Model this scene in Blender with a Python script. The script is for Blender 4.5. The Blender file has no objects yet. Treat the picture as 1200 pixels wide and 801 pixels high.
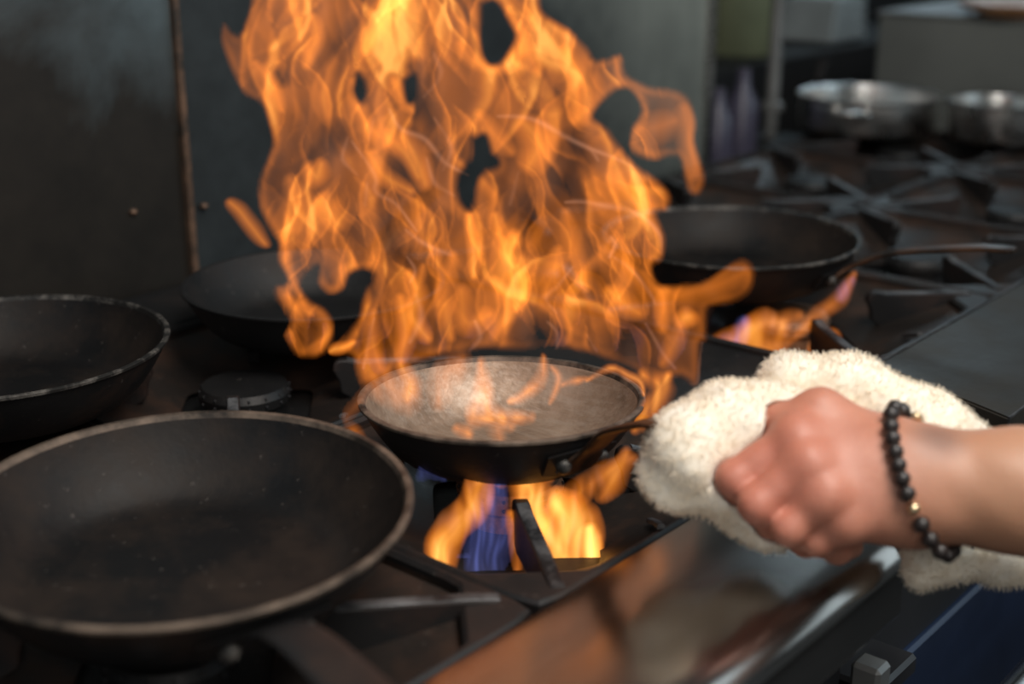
import bpy, math, random
import numpy as np
from mathutils import Vector, Matrix

random.seed(7)
scene = bpy.context.scene
COL = scene.collection

# ------------------------------------------------------------------ survey camera (metres, z up)
FPX = 1600.0
PITCH = math.atan(536 / FPX)
HEAD = math.radians(40.2)
FW = np.array([math.cos(HEAD) * math.cos(PITCH), math.sin(HEAD) * math.cos(PITCH), -math.sin(PITCH)])
RT = np.array([math.sin(HEAD), -math.cos(HEAD), 0.0])
UP = np.cross(RT, FW)
FH = np.array([math.cos(HEAD), math.sin(HEAD), 0.0])
ray = lambda x, y: FW + RT * ((x - 600) / FPX) - UP * ((y - 400.5) / FPX)
CAM = np.array([0, 0, .945]) - .96 * ray(588, 468)


def on_z(x, y, z):
    r = ray(x, y); return CAM + r * ((z - CAM[2]) / r[2])


def on_y(x, y, Y):
    r = ray(x, y); return CAM + r * ((Y - CAM[1]) / r[1])


def at_d(x, y, d):
    return CAM + ray(x, y) * d


# ------------------------------------------------------------------ scene tree helpers
def tag(o, label=None, cat=None, group=None, kind=None):
    if label: o['label'] = label
    if cat: o['category'] = cat
    if group: o['group'] = group
    if kind: o['kind'] = kind
    return o


def empty(name, loc=(0, 0, 0), rz=0.0):
    o = bpy.data.objects.new(name, None); COL.objects.link(o)
    o.location = loc; o.rotation_euler = (0, 0, rz); o.empty_display_size = .02
    return o


def mesh_obj(name, V, F, mat, parent=None, smooth=True, loc=(0, 0, 0), auto=None):
    me = bpy.data.meshes.new(name)
    me.from_pydata([tuple(map(float, v)) for v in V], [], [tuple(map(int, f)) for f in F])
    mats = mat if isinstance(mat, (list, tuple)) else [mat]
    for m in mats: me.materials.append(m)
    if smooth:
        me.polygons.foreach_set('use_smooth', [True] * len(me.polygons))
        if auto: me.set_sharp_from_angle(angle=math.radians(auto))
    me.update()
    o = bpy.data.objects.new(name, me); COL.objects.link(o)
    o.parent = parent; o.location = loc
    return o


def fast_mesh(name, V, F, mat, parent=None, smooth=True):
    """numpy verts (n,3), faces (m,k)"""
    V = np.asarray(V, np.float32); F = np.asarray(F, np.int32); k = F.shape[1]
    me = bpy.data.meshes.new(name)
    me.vertices.add(len(V)); me.vertices.foreach_set('co', V.ravel())
    me.loops.add(F.size); me.loops.foreach_set('vertex_index', F.ravel())
    me.polygons.add(len(F)); me.polygons.foreach_set('loop_start', np.arange(len(F), dtype=np.int32) * k)
    me.polygons.foreach_set('loop_total', np.full(len(F), k, np.int32))
    me.update(calc_edges=True); me.validate()
    me.polygons.foreach_set('use_smooth', np.full(len(me.polygons), smooth, bool))
    me.materials.append(mat)
    o = bpy.data.objects.new(name, me); COL.objects.link(o); o.parent = parent
    return o


def copy_tree(o, parent=None):
    c = o.copy(); COL.objects.link(c); c.parent = parent
    for ch in list(o.children): copy_tree(ch, c)
    return c


class MB:
    def __init__(s): s.V = []; s.F = []; s.M = []
    def add(s, V, F, m=0):
        b = len(s.V); s.V += [tuple(map(float, v)) for v in V]
        s.F += [tuple(b + i for i in f) for f in F]; s.M += [m] * len(F); return s
    def box(s, x0, x1, y0, y1, z0, z1, m=0, b=0.0):
        if b <= 0:
            V = [(x, y, z) for z in (z0, z1) for y in (y0, y1) for x in (x0, x1)]
            return s.add(V, [(0, 2, 3, 1), (4, 5, 7, 6), (0, 1, 5, 4), (2, 6, 7, 3), (0, 4, 6, 2), (1, 3, 7, 5)], m)
        def ring(d, z): return [(x0 + b, y0 + d, z), (x1 - b, y0 + d, z), (x1 - d, y0 + b, z), (x1 - d, y1 - b, z),
                                (x1 - b, y1 - d, z), (x0 + b, y1 - d, z), (x0 + d, y1 - b, z), (x0 + d, y0 + b, z)]
        R = [[(min(max(x, x0 + b), x1 - b), min(max(y, y0 + b), y1 - b), z) for x, y, z in ring(0, z0)], ring(0, z0 + b), ring(0, z1 - b),
             [(min(max(x, x0 + b), x1 - b), min(max(y, y0 + b), y1 - b), z) for x, y, z in ring(0, z1)]]
        return s.loops(R, cap=True, m=m)
    def loops(s, R, cap=False, closed=False, m=0, cyc=True):
        n = len(R[0]); V = [p for r in R for p in r]; F = []
        k = len(R)
        for i in range(k if closed else k - 1):
            for j in range(n if cyc else n - 1):
                a = i * n + j; b = i * n + (j + 1) % n; c = ((i + 1) % k) * n + (j + 1) % n; d = ((i + 1) % k) * n + j
                F.append((a, b, c, d))
        if cap: F.append(tuple(range(n))[::-1]); F.append(tuple((k - 1) * n + j for j in range(n)))
        return s.add(V, F, m)
    def tube(s, P, r, n=12, m=0, cap=True):
        P = [Vector(p) for p in P]; R = []; ref = None
        for i, p in enumerate(P):
            t = (P[min(i + 1, len(P) - 1)] - P[max(i - 1, 0)]).normalized()
            if ref is None: ref = t.orthogonal().normalized()
            a = (ref - t * ref.dot(t)).normalized(); ref = a; b = t.cross(a)
            rr = r[i] if isinstance(r, (list, tuple)) else r
            R.append([p + (a * math.cos(2 * math.pi * j / n) + b * math.sin(2 * math.pi * j / n)) * rr for j in range(n)])
        return s.loops(R, cap=cap, m=m)
    def strap(s, P, W, T, side, m=0, crown=.0):
        """bar with a rounded flat section: path P, half widths W, half thickness T, side vectors"""
        R = []
        n = 12
        for i, p in enumerate(P):
            p = Vector(p); t = (Vector(P[min(i + 1, len(P) - 1)]) - Vector(P[max(i - 1, 0)])).normalized()
            sd = Vector(side[i] if isinstance(side, list) else side); sd = (sd - t * sd.dot(t)).normalized(); nn = t.cross(sd)
            w = W[i]; h = T[i] if isinstance(T, (list, tuple)) else T
            ring = []
            for j in range(n):
                a = 2 * math.pi * (j + .5) / n; ca, sa = math.cos(a), math.sin(a)
                x = math.copysign(abs(ca) ** .45, ca) * w; y = math.copysign(abs(sa) ** .6, sa) * h
                ring.append(p + sd * x + nn * y)
            R.append(ring)
        return s.loops(R, cap=True, m=m)
    def lathe(s, prof, n=96, m=0, c=(0, 0, 0), closed=False, mats=None):
        R = [[(c[0] + r * math.cos(2 * math.pi * j / n), c[1] + r * math.sin(2 * math.pi * j / n), c[2] + z) for j in range(n)] for r, z in prof]
        k0 = len(s.M); s.loops(R, closed=closed, m=m)
        if mats:
            for i in range(len(s.M) - k0): s.M[k0 + i] = mats[min(i // n, len(mats) - 1)]
        return s
    def ball(s, c, r, n=14, k=8, m=0, sq=1.0):
        prof = [(max(1e-5, r * math.sin(math.pi * i / k)), -r * sq * math.cos(math.pi * i / k)) for i in range(k + 1)]
        return s.lathe(prof, n, m, c)
    def prism(s, poly, d0, d1, f, m=0):
        """poly of 2-D points, f(u,v,d) -> 3-D"""
        n = len(poly)
        V = [f(u, v, d) for d in (d0, d1) for u, v in poly]
        F = [tuple(range(n))[::-1], tuple(range(n, 2 * n))] + [(i, (i + 1) % n, n + (i + 1) % n, n + i) for i in range(n)]
        return s.add(V, F, m)
    def build(s, name, mat, parent=None, smooth=True, loc=(0, 0, 0), auto=35):
        o = mesh_obj(name, s.V, s.F, mat, parent, smooth, loc, auto)
        if len(set(s.M)) > 1: o.data.polygons.foreach_set('material_index', s.M)
        return o


# ------------------------------------------------------------------ materials
def new_mat(name):
    m = bpy.data.materials.new(name); m.use_nodes = True
    nt = m.node_tree; b = nt.nodes['Principled BSDF']
    return m, nt, b


def N(nt, t, **kw):
    n = nt.nodes.new(t)
    for k, v in kw.items():
        if k in n.inputs: n.inputs[k].default_value = v
        else: setattr(n, k, v)
    return n


def noise(nt, scale, detail=4, rough=.6, stretch=None, coord='Object', dist=0.0):
    tc = N(nt, 'ShaderNodeTexCoord'); out = tc.outputs[coord]
    if stretch:
        mp = N(nt, 'ShaderNodeMapping'); mp.inputs['Scale'].default_value = stretch
        nt.links.new(out, mp.inputs[0]); out = mp.outputs[0]
    n = N(nt, 'ShaderNodeTexNoise', Scale=scale, Detail=detail, Roughness=rough, Distortion=dist)
    nt.links.new(out, n.inputs['Vector'])
    return n.outputs['Fac']


def ramp(nt, fac, stops):
    r = N(nt, 'ShaderNodeValToRGB'); e = r.color_ramp.elements
    while len(e) < len(stops): e.new(.5)
    for el, (p, c) in zip(e, stops):
        el.position = p; el.color = (c, c, c, 1) if isinstance(c, (int, float)) else (*c, 1)
    nt.links.new(fac, r.inputs[0]); return r.outputs[0]


def mixc(nt, fac, a, b):
    m = N(nt, 'ShaderNodeMix', data_type='RGBA')
    for s, v in ((m.inputs[0], fac), (m.inputs[6], a), (m.inputs[7], b)):
        if isinstance(v, bpy.types.NodeSocket): nt.links.new(v, s)
        else: s.default_value = v if isinstance(v, (int, float)) else (*v, 1)
    return m.outputs[2]


def bump(nt, b, h, strength, dist=.001):
    n = N(nt, 'ShaderNodeBump', Strength=strength, Distance=dist)
    nt.links.new(h, n.inputs['Height']); nt.links.new(n.outputs[0], b.inputs['Normal'])


def simple(name, col, rough=.5, metal=0.0, vary=.25, scale=30, bmp=.0, stretch=None, spec=.5, bd=.001):
    m, nt, b = new_mat(name)
    f = noise(nt, scale, 5, .6, stretch)
    c0 = tuple(c * (1 - vary) for c in col); c1 = tuple(min(1, c * (1 + vary)) for c in col)
    nt.links.new(ramp(nt, f, [(.3, c0), (.7, c1)]), b.inputs['Base Color'])
    nt.links.new(ramp(nt, f, [(.3, max(.02, rough - .1)), (.7, min(1, rough + .1))]), b.inputs['Roughness'])
    b.inputs['Metallic'].default_value = metal; b.inputs['Specular IOR Level'].default_value = spec
    if bmp: bump(nt, b, f, bmp, bd)
    return m


def iron(name, base, rust, rough=.55, metal=.2, scale=18, rustamt=.62, spec=.4):
    m, nt, b = new_mat(name)
    f = noise(nt, scale, 6, .65); g = noise(nt, 160, 4, .6)
    c = mixc(nt, ramp(nt, f, [(rustamt - .12, 0.), (rustamt + .1, 1.)]), base, rust)
    c = mixc(nt, ramp(nt, g, [(.66, 0.), (.74, .35)]), c, (.16, .14, .125))
    nt.links.new(c, b.inputs['Base Color'])
    nt.links.new(ramp(nt, f, [(.3, rough - .12), (.75, rough + .15)]), b.inputs['Roughness'])
    b.inputs['Metallic'].default_value = metal; b.inputs['Specular IOR Level'].default_value = spec
    bump(nt, b, g, .35, .0008)
    return m


M = {}
M['pan'] = iron('seasoned_black_steel', (.011, .0105, .011), (.034, .019, .013), .5, .05, 16, .6, .35)
M['pan_in'] = iron('greasy_black_cooking_surface', (.006, .006, .0065), (.020, .014, .011), .52, .0, 11, .56, .2)
M['rim'] = iron('worn_rim_steel', (.028, .022, .018), (.17, .125, .095), .55, .3, 30, .52)
M['rim_dark'] = iron('dark_worn_rim_steel', (.016, .015, .014), (.16, .145, .13), .55, .3, 60, .6)
M['handle'] = iron('heat_browned_steel', (.018, .014, .012), (.085, .042, .023), .42, .4, 25, .52)
M['grate'] = iron('burnt_cast_iron', (.013, .0125, .013), (.036, .019, .014), .5, .1, 12, .58)
M['bowl'] = iron('rusty_bowl_iron', (.020, .0155, .0135), (.055, .029, .019), .5, .15, 14, .54)
M['edge'] = iron('worn_glint_edge', (.022, .022, .024), (.13, .13, .135), .42, .4, 40, .54)
M['deck'] = iron('black_deck', (.008, .008, .0085), (.018, .013, .011), .55, .1, 9, .62)
M['steel'] = simple('brushed_stainless', (.44, .43, .425), .28, 1., .08, 6, .06, (1, 30, 30))
M['pot'] = simple('polished_pot_steel', (.68, .67, .65), .30, 1., .08, 20)
M['ledge2'] = iron('black_ledge_steel', (.022, .0205, .0185), (.034, .028, .021), .5, .1, 7, .55, .3)
M['navy'] = simple('navy_enamel', (.008, .017, .045), .4, .2, .4, 5)
M['blackpanel'] = simple('black_panel', (.012, .012, .014), .45, .1, .3, 10)
M['greysteel'] = simple('grey_steel', (.21, .21, .205), .45, .4, .2, 12)
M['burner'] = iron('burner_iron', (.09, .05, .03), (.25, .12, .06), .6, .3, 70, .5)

# --- rail: warm-stained stainless
m, nt, b = new_mat('ledge_stainless')
f = noise(nt, 9, 5, .6, (.35, 1, 1), dist=.5); g = noise(nt, 60, 3, .6, (.04, 1, 1))
nt.links.new(ramp(nt, f, [(.3, (.26, .235, .215)), (.7, (.42, .39, .365))]), b.inputs['Base Color'])
nt.links.new(ramp(nt, f, [(.3, .17), (.7, .27)]), b.inputs['Roughness'])
b.inputs['Metallic'].default_value = 1.0
bump(nt, b, g, .12, .0006); M['rail'] = m

# --- wok-like centre pan, inside scoured bronze-brown
m, nt, b = new_mat('scoured_pan_inside')
f = noise(nt, 26, 6, .65); g = noise(nt, 240, 3, .6, (1, .15, 1)); h = noise(nt, 420, 2, .5)
c = ramp(nt, f, [(.28, (.12, .08, .055)), (.5, (.27, .195, .14)), (.72, (.40, .31, .24))])
c = mixc(nt, ramp(nt, g, [(.45, 0.), (.8, .6)]), c, (.42, .36, .30))
nt.links.new(c, b.inputs['Base Color']); b.inputs['Metallic'].default_value = .55
nt.links.new(ramp(nt, f, [(.3, .62), (.7, .46)]), b.inputs['Roughness'])
bump(nt, b, h, .35, .0006); M['scoured'] = m

# --- sooty back wall sheet: soot rises from the burners, cleaner high up and near one side
def wall_mat(name, clean, soot, z0, kz, x0, kx, off, sc=5.0, metal=.2):
    m, nt, b = new_mat(name)
    tc = N(nt, 'ShaderNodeTexCoord'); sp = N(nt, 'ShaderNodeSeparateXYZ')
    nt.links.new(tc.outputs['Object'], sp.inputs[0])
    def madd(a, k, c):
        n = N(nt, 'ShaderNodeMath', operation='MULTIPLY_ADD')
        for i, v in enumerate((a, k, c)):
            if isinstance(v, bpy.types.NodeSocket): nt.links.new(v, n.inputs[i])
            else: n.inputs[i].default_value = v
        return n.outputs[0]
    f = noise(nt, sc, 6, .62, dist=.4)
    v = madd(sp.outputs['Z'], kz, -kz * z0); v = madd(sp.outputs['X'], kx, madd(v, 1.0, -kx * x0)); v = madd(f, 1.3, madd(v, 1.0, off - .65))
    fac = ramp(nt, v, [(.1, 0.), (.95, 1.)])
    streak = noise(nt, 40, 3, .6, (1, 1, .06))
    c = mixc(nt, ramp(nt, streak, [(.45, 0.), (.8, .35)]), clean, tuple(x * .5 for x in clean))
    blot = noise(nt, 14, 6, .7)
    c = mixc(nt, fac, mixc(nt, ramp(nt, blot, [(.35, 0.), (.7, 1.)]), soot, tuple(x * 1.9 for x in soot)), c)
    nt.links.new(c, b.inputs['Base Color']); b.inputs['Metallic'].default_value = metal
    b.inputs['Roughness'].default_value = .5
    bump(nt, b, f, .08, .002)
    return m
M['wall'] = wall_mat('sooty_stainless_wall', (.125, .17, .19), (.0105, .0085, .0065), 1.10, 3.6, .14, 2.6, .30)
M['wall2'] = wall_mat('sooty_stainless_wall_clean', (.25, .265, .235), (.017, .0205, .022), 1.05, 2.0, 1.0, 2.0, .50, 3.5)
M['seam'] = iron('rusty_seam', (.045, .036, .03), (.17, .10, .065), .5, .4, 30, .5)
M['far'] = simple('far_grey_steel', (.15, .158, .148), .6, .2, .25, 3)
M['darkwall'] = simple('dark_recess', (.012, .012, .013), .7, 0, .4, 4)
M['floor'] = simple('kitchen_floor', (.02, .018, .018), .5, 0, .3, 6)
M['greenish'] = simple('dull_green_plastic', (.20, .22, .13), .6, 0, .2, 8)
M['paleblue'] = simple('pale_grey_cloth', (.36, .40, .41), .8, 0, .15, 10)
M['violet'] = simple('dark_violet_glass', (.06, .055, .085), .3, 0, .3, 8)
M['white'] = simple('glazed_white', (.62, .5, .46), .35, 0, .06, 8)
M['orangefood'] = simple('orange_brown_glaze', (.55, .27, .12), .5, 0, .2, 30)

# --- towel
m, nt, b = new_mat('cream_terry')
f = noise(nt, 60, 4, .6); g = noise(nt, 700, 2, .5)
nt.links.new(ramp(nt, f, [(.3, (.84, .74, .60)), (.65, (.93, .86, .75))]), b.inputs['Base Color'])
b.inputs['Roughness'].default_value = .95; b.inputs['Specular IOR Level'].default_value = .1
b.inputs['Sheen Weight'].default_value = .3
bump(nt, b, g, .45, .0015); M['terry'] = m
M['terry_grey'] = simple('grey_damp_terry', (.23, .25, .27), .95, 0, .2, 50, .5, spec=.1)

m = bpy.data.materials.new('terry_loops'); m.use_nodes = True; nt = m.node_tree; nt.nodes.clear()
df = N(nt, 'ShaderNodeBsdfDiffuse'); tl = N(nt, 'ShaderNodeBsdfTranslucent'); mx = N(nt, 'ShaderNodeMixShader', Fac=.5); ou = N(nt, 'ShaderNodeOutputMaterial')
cl = ramp(nt, noise(nt, 60, 4, .6), [(.3, (.86, .76, .62)), (.65, (.95, .88, .77))])
for q in (df, tl): nt.links.new(cl, q.inputs['Color'])
nt.links.new(df.outputs[0], mx.inputs[1]); nt.links.new(tl.outputs[0], mx.inputs[2]); nt.links.new(mx.outputs[0], ou.inputs['Surface'])
M['loops'] = m
# --- skin
m, nt, b = new_mat('skin')
f = noise(nt, 38, 5, .6); g = noise(nt, 300, 3, .6); w = noise(nt, 90, 4, .6, (1, 3, 3))
tc = N(nt, 'ShaderNodeTexCoord')
vm = N(nt, 'ShaderNodeVectorMath', operation='DISTANCE'); nt.links.new(tc.outputs['Object'], vm.inputs[0])
vm.inputs[1].default_value = tuple(at_d(1100, 508, .775))
c = ramp(nt, f, [(.3, (.42, .16, .105)), (.55, (.52, .22, .15)), (.75, (.57, .265, .185))])
vk = N(nt, 'ShaderNodeVectorMath', operation='DISTANCE'); nt.links.new(tc.outputs['Object'], vk.inputs[0])
vk.inputs[1].default_value = tuple(at_d(890, 560, .79))
c = mixc(nt, ramp(nt, vk.outputs['Value'], [(.02, .75), (.085, 0.)]), c, (.52, .14, .10))
arm = N(nt, 'ShaderNodeVectorMath', operation='DISTANCE'); nt.links.new(tc.outputs['Object'], arm.inputs[0])
arm.inputs[1].default_value = tuple(at_d(1200, 575, .78))
c = mixc(nt, ramp(nt, arm.outputs['Value'], [(.03, .9), (.09, .25)]), c, (.42, .215, .125))
hair = noise(nt, 130, 3, .7, (.35, 1.2, 1.2))
c = mixc(nt, ramp(nt, vm.outputs['Value'], [(.006, .6), (.021, 0.)]), c, (.10, .07, .065))
nt.links.new(c, b.inputs['Base Color']); b.inputs['Roughness'].default_value = .5
b.inputs['Subsurface Weight'].default_value = .12; b.inputs['Subsurface Radius'].default_value = (.006, .002, .001)
bump(nt, b, g, .25, .0008); M['skin'] = m
M['nail'] = simple('nail', (.55, .28, .21), .35, 0, .05, 30)
M['bead'] = simple('dark_wood_bead', (.018, .013, .012), .38, 0, .4, 120, .4)
M['gold'] = simple('pale_gold', (.75, .58, .36), .3, 1., .1, 60)
M['sleeve'] = simple('black_cotton', (.02, .02, .022), .9, 0, .2, 60, .3)

# --- fire: thin glowing sheets, additive, colour from a vertex attribute
def fire_mat(name, strength):
    m = bpy.data.materials.new(name); m.use_nodes = True; nt = m.node_tree; nt.nodes.clear()
    at = N(nt, 'ShaderNodeAttribute'); at.attribute_name = 'glow'
    em = N(nt, 'ShaderNodeEmission', Strength=strength); tr = N(nt, 'ShaderNodeBsdfTransparent'); ad = N(nt, 'ShaderNodeAddShader')
    out = N(nt, 'ShaderNodeOutputMaterial')
    nt.links.new(at.outputs['Color'], em.inputs['Color']); nt.links.new(em.outputs[0], ad.inputs[0]); nt.links.new(tr.outputs[0], ad.inputs[1])
    nt.links.new(ad.outputs[0], out.inputs['Surface'])
    return m
M['fire'] = fire_mat('fire_glow', 1.0)

# ------------------------------------------------------------------ numpy noise
_rng = np.random.RandomState(11)
_G = _rng.rand(16, 256, 256) * 2 * np.pi


def perlin(x, y, k=0):
    g = _G[k % 16]
    xi = np.floor(x).astype(int); yi = np.floor(y).astype(int); fx = x - xi; fy = y - yi
    u = fx * fx * fx * (fx * (fx * 6 - 15) + 10); v = fy * fy * fy * (fy * (fy * 6 - 15) + 10)
    def dot(i, j):
        a = g[(xi + i) & 255, (yi + j) & 255]; return np.cos(a) * (fx - i) + np.sin(a) * (fy - j)
    return 1.5 * ((dot(0, 0) * (1 - u) + dot(1, 0) * u) * (1 - v) + (dot(0, 1) * (1 - u) + dot(1, 1) * u) * v)


def sstep(a, b, x):
    t = np.clip((x - a) / (b - a), 0, 1); return t * t * (3 - 2 * t)


def poly_sd(P, X, Y):
    """signed distance (positive inside)"""
    P = np.array(P, float); d = np.full(X.shape, 1e9); ins = np.zeros(X.shape, bool)
    for i in range(len(P)):
        a = P[i]; b = P[(i + 1) % len(P)]; ex, ey = b - a; L = ex * ex + ey * ey + 1e-9
        t = np.clip(((X - a[0]) * ex + (Y - a[1]) * ey) / L, 0, 1)
        d = np.minimum(d, np.hypot(X - a[0] - t * ex, Y - a[1] - t * ey))
        c = ((a[1] > Y) != (b[1] > Y)) & (X < (ex) * (Y - a[1]) / (ey + 1e-12) + a[0]); ins ^= c
    return np.where(ins, d, -d)


def chain_d(P, W, X, Y, G=None):
    """distance/width field of a tapered polyline: 1 at the core, 0 at the skin; also arc parameter"""
    best = np.full(X.shape, -9.0)
    n = len(P)
    for i in range(n - 1):
        (ax, ay), (bx, by) = P[i], P[i + 1]; ex, ey = bx - ax, by - ay; L = ex * ex + ey * ey + 1e-9
        t = np.clip(((X - ax) * ex + (Y - ay) * ey) / L, 0, 1)
        w = W[i] + (W[i + 1] - W[i]) * t
        best = np.maximum(best, 1 - np.hypot(X - ax - t * ex, Y - ay - t * ey) / w)
    return best


def spline(P, n=6):
    P = [np.array(p, float) for p in P]; out = []
    for i in range(len(P) - 1):
        p0 = P[max(i - 1, 0)]; p1 = P[i]; p2 = P[i + 1]; p3 = P[min(i + 2, len(P) - 1)]
        for k in range(n):
            t = k / n
            out.append(.5 * (2 * p1 + (p2 - p0) * t + (2 * p0 - 5 * p1 + 4 * p2 - p3) * t * t + (3 * p1 - p0 - 3 * p2 + p3) * t ** 3))
    out.append(P[-1]); return out


def fire_color(I, pink, blue):
    """linear rgb of a flame of intensity I"""
    r = I * 1.0
    g = I * (.25 + .16 * np.clip(I - .35, 0, 1.2))
    b = I * (.026 + .055 * np.clip(I - .5, 0, 1.2))
    r = r + pink * .62; g = g + pink * .27; b = b + pink * .15
    r = r + blue * .13; g = g + blue * .16; b = b + blue * .50
    return np.stack([r, g, b], -1)


def fire_sheet(name, parent, origin, field, x0, x1, y0, y1, step, w0, amp, seed, eps=.02):
    """field(X,Y)->(I,pink,blue) over the traced plane; sheet stands upright at distance w0 and billows in depth"""
    xs = np.arange(x0, x1 + .1, step); ys = np.arange(y0, y1 + .1, step)
    X, Y = np.meshgrid(xs, ys)
    I, pk, bl = field(X, Y)
    col = np.maximum(fire_color(I, pk, bl), 0)
    wv = amp * (perlin(X / 120 + 3.3 * seed, Y / 150 + 1.7, seed) + .45 * perlin(X / 45 + seed, Y / 75 + 5.1, seed + 3))
    r = FW + ((X - 600) / FPX)[..., None] * RT - ((Y - 400.5) / FPX)[..., None] * UP
    t = ((w0 + wv) / (r @ FH))
    V = CAM + r * t[..., None] - np.array(origin)
    lum = col.max(-1); h, w = X.shape
    idx = np.arange(h * w).reshape(h, w)
    q = np.stack([idx[:-1, :-1], idx[1:, :-1], idx[1:, 1:], idx[:-1, 1:]], -1).reshape(-1, 4)
    keep = lum.ravel()[q].max(-1) > eps; q = q[keep]
    used, inv = np.unique(q, return_inverse=True); q = inv.reshape(-1, 4)
    V = V.reshape(-1, 3)[used]; C = col.reshape(-1, 3)[used]
    o = fast_mesh(name, V, q, M['fire'], parent)
    at = o.data.attributes.new('glow', 'FLOAT_COLOR', 'POINT')
    at.data.foreach_set('color', np.concatenate([C, np.ones((len(C), 1))], 1).astype(np.float32).ravel())
    return o


exec_flames = True

# ------------------------------------------------------------------ setting
def structure(o): o['kind'] = 'structure'; return o

WY = .57
structure(MB().box(-2.5, 4.5, -2.5, 3.0, -.05, 0).build('floor', M['floor'], smooth=False))
xs = on_y(217, 200, WY)[0]; xe = on_y(829, 100, WY)[0]
structure(MB().box(-1.6, xs, WY, WY + .03, 0, 2.6).build('wall_back', M['wall'], smooth=False))
structure(MB().box(xs, xe, WY + .004, WY + .03, 0, 2.6).build('wall_back_right', M['wall2'], smooth=False))
structure(MB().box(xs - .004, xs + .003, WY - .007, WY + .002, .85, 2.6).build('trim_1', M['seam'], smooth=False))
structure(MB().box(xe - .003, xe + .012, WY - .004, WY + .05, .85, 2.6).build('trim_2', M['steel'], smooth=False))
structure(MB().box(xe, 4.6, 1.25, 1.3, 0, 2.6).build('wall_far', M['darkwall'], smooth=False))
pf = on_y(1022, 60, .78)[0]
# wall screws and a hole grommet
for (px, py) in ((239, 241), (156, 248)):
    c = on_y(px, py, WY - .001)
    o = MB().ball((0, 0, 0), .0045, 12, 6, sq=.8).build('wall_screw', M['seam'], loc=tuple(c))
    tag(o, 'round dark screw head in the back wall just right of the seam' if px > 200 else 'tiny round screw head in the sooty wall left of the seam', 'screw')

# ------------------------------------------------------------------ grate prototype (origin at pan-support height)
HALF = .1495
def sq_r(a, h, k=30):     # square with softly rounded corners
    c, s = abs(math.cos(a)), abs(math.sin(a)); return h / ((c ** k + s ** k) ** (1 / k))
def oct_r(a, ap, ad):     # octagon: apothem ap on the axes, ad on the diagonals
    r = 9
    for k in range(8):
        d = math.cos(a - k * math.pi / 4)
        if d > .05: r = min(r, (ap if k % 2 == 0 else ad) / d)
    return r
def dia_r(a, grow, k=9):  # rounded rectangle turned by 45 degrees, longer toward the cook
    c, s_ = -math.cos(a - math.pi / 4), math.sin(a - math.pi / 4)
    p = (.100 if c > 0 else .050) + grow; q = .056 + grow
    return 1 / (((abs(c) / p) ** k + (abs(s_) / q) ** k) ** (1 / k))
ANG = sorted(set([2 * math.pi * j / 96 for j in range(96)]))
def ringz(f, z): return [(f(a) * math.cos(a), f(a) * math.sin(a), z) for a in ANG]

def make_grate():
    g = empty('burner_grate')
    f = MB()
    f.loops([ringz(lambda a: sq_r(a, HALF), -.049), ringz(lambda a: sq_r(a, HALF), -.0105), ringz(lambda a: sq_r(a, HALF - .002), -.0085),
             ringz(lambda a: oct_r(a, .1425, .166) + .003, -.0085), ringz(lambda a: oct_r(a, .1425, .166), -.011),
             ringz(lambda a: oct_r(a, .1415, .165), -.024), ringz(lambda a: sq_r(a, HALF - .006), -.028), ringz(lambda a: sq_r(a, HALF - .006), -.049)], closed=True)
    f.build('frame', M['grate'], g, auto=30)
    bw = MB()
    O = lambda d: (lambda a: oct_r(a, .1405 - d, .164 - d))
    D = lambda d: (lambda a: dia_r(a, d))
    bw.loops([ringz(O(0), -.013), ringz(O(.0), -.0165), ringz(lambda a: .5 * O(0)(a) + .5 * D(0)(a), -.030), ringz(D(.003), -.0435), ringz(D(0), -.0452), ringz(D(.002), -.047),
              ringz(lambda a: .5 * O(0)(a) + .5 * D(0)(a), -.0335), ringz(O(-.001), -.020)], closed=True)
    bw.build('bowl', M['bowl'], g, auto=18)
    # worn raised webs: one along each diagonal facet, short ones across the middle of each side
    for k in range(4):
        a = math.pi / 4 + k * math.pi / 2
        e = Vector((math.cos(a), math.sin(a), 0)); t = Vector((-e.y, e.x, 0))
        e2 = Vector((math.cos(a - math.pi / 4), math.sin(a - math.pi / 4), 0)); t2 = Vector((-e2.y, e2.x, 0))
        if k == 3:
            w = MB()
            w.strap([(.008, -.118, -.0215), (-.006, -.132, -.0135), (-.020, -.1455, -.0072)], [.0026] * 3, .0018, (1, -1, 0))
            w.build('web', M['edge'], g)
        # spoke: tall fin from the frame corner toward the burner
        prof = [(.0765, -.009), (.0775, -.003), (.0815, 0), (.0885, 0), (.097, -.0025), (.170, -.0055), (.190, -.0075), (.190, -.046), (.18, -.046), (.165, -.03), (.092, -.036), (.083, -.030), (.0815, -.019)]
        s = MB().prism(prof, -.0052, .0052, lambda u, v, d: e * u + t * (d + .013 * (u - .08) / .11) + Vector((0, 0, v)))
        so = s.build('spoke', M['grate'], g, smooth=False)
        bv = so.modifiers.new('bevel', 'BEVEL'); bv.width = .0016; bv.segments = 2
        top = MB(); top.strap([e * u_ + t * (.013 * (u_ - .08) / .11) + Vector((0, 0, v_)) for u_, v_ in ((.0885, -.0006), (.097, -.0030), (.170, -.0059), (.189, -.0078))], [.0042] * 4, .0011, t)
        top.build('worn_glint_strip', M['edge'], so)  # pale strip: wear, plus the glint on spoke tops put into its colour
    return g

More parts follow.
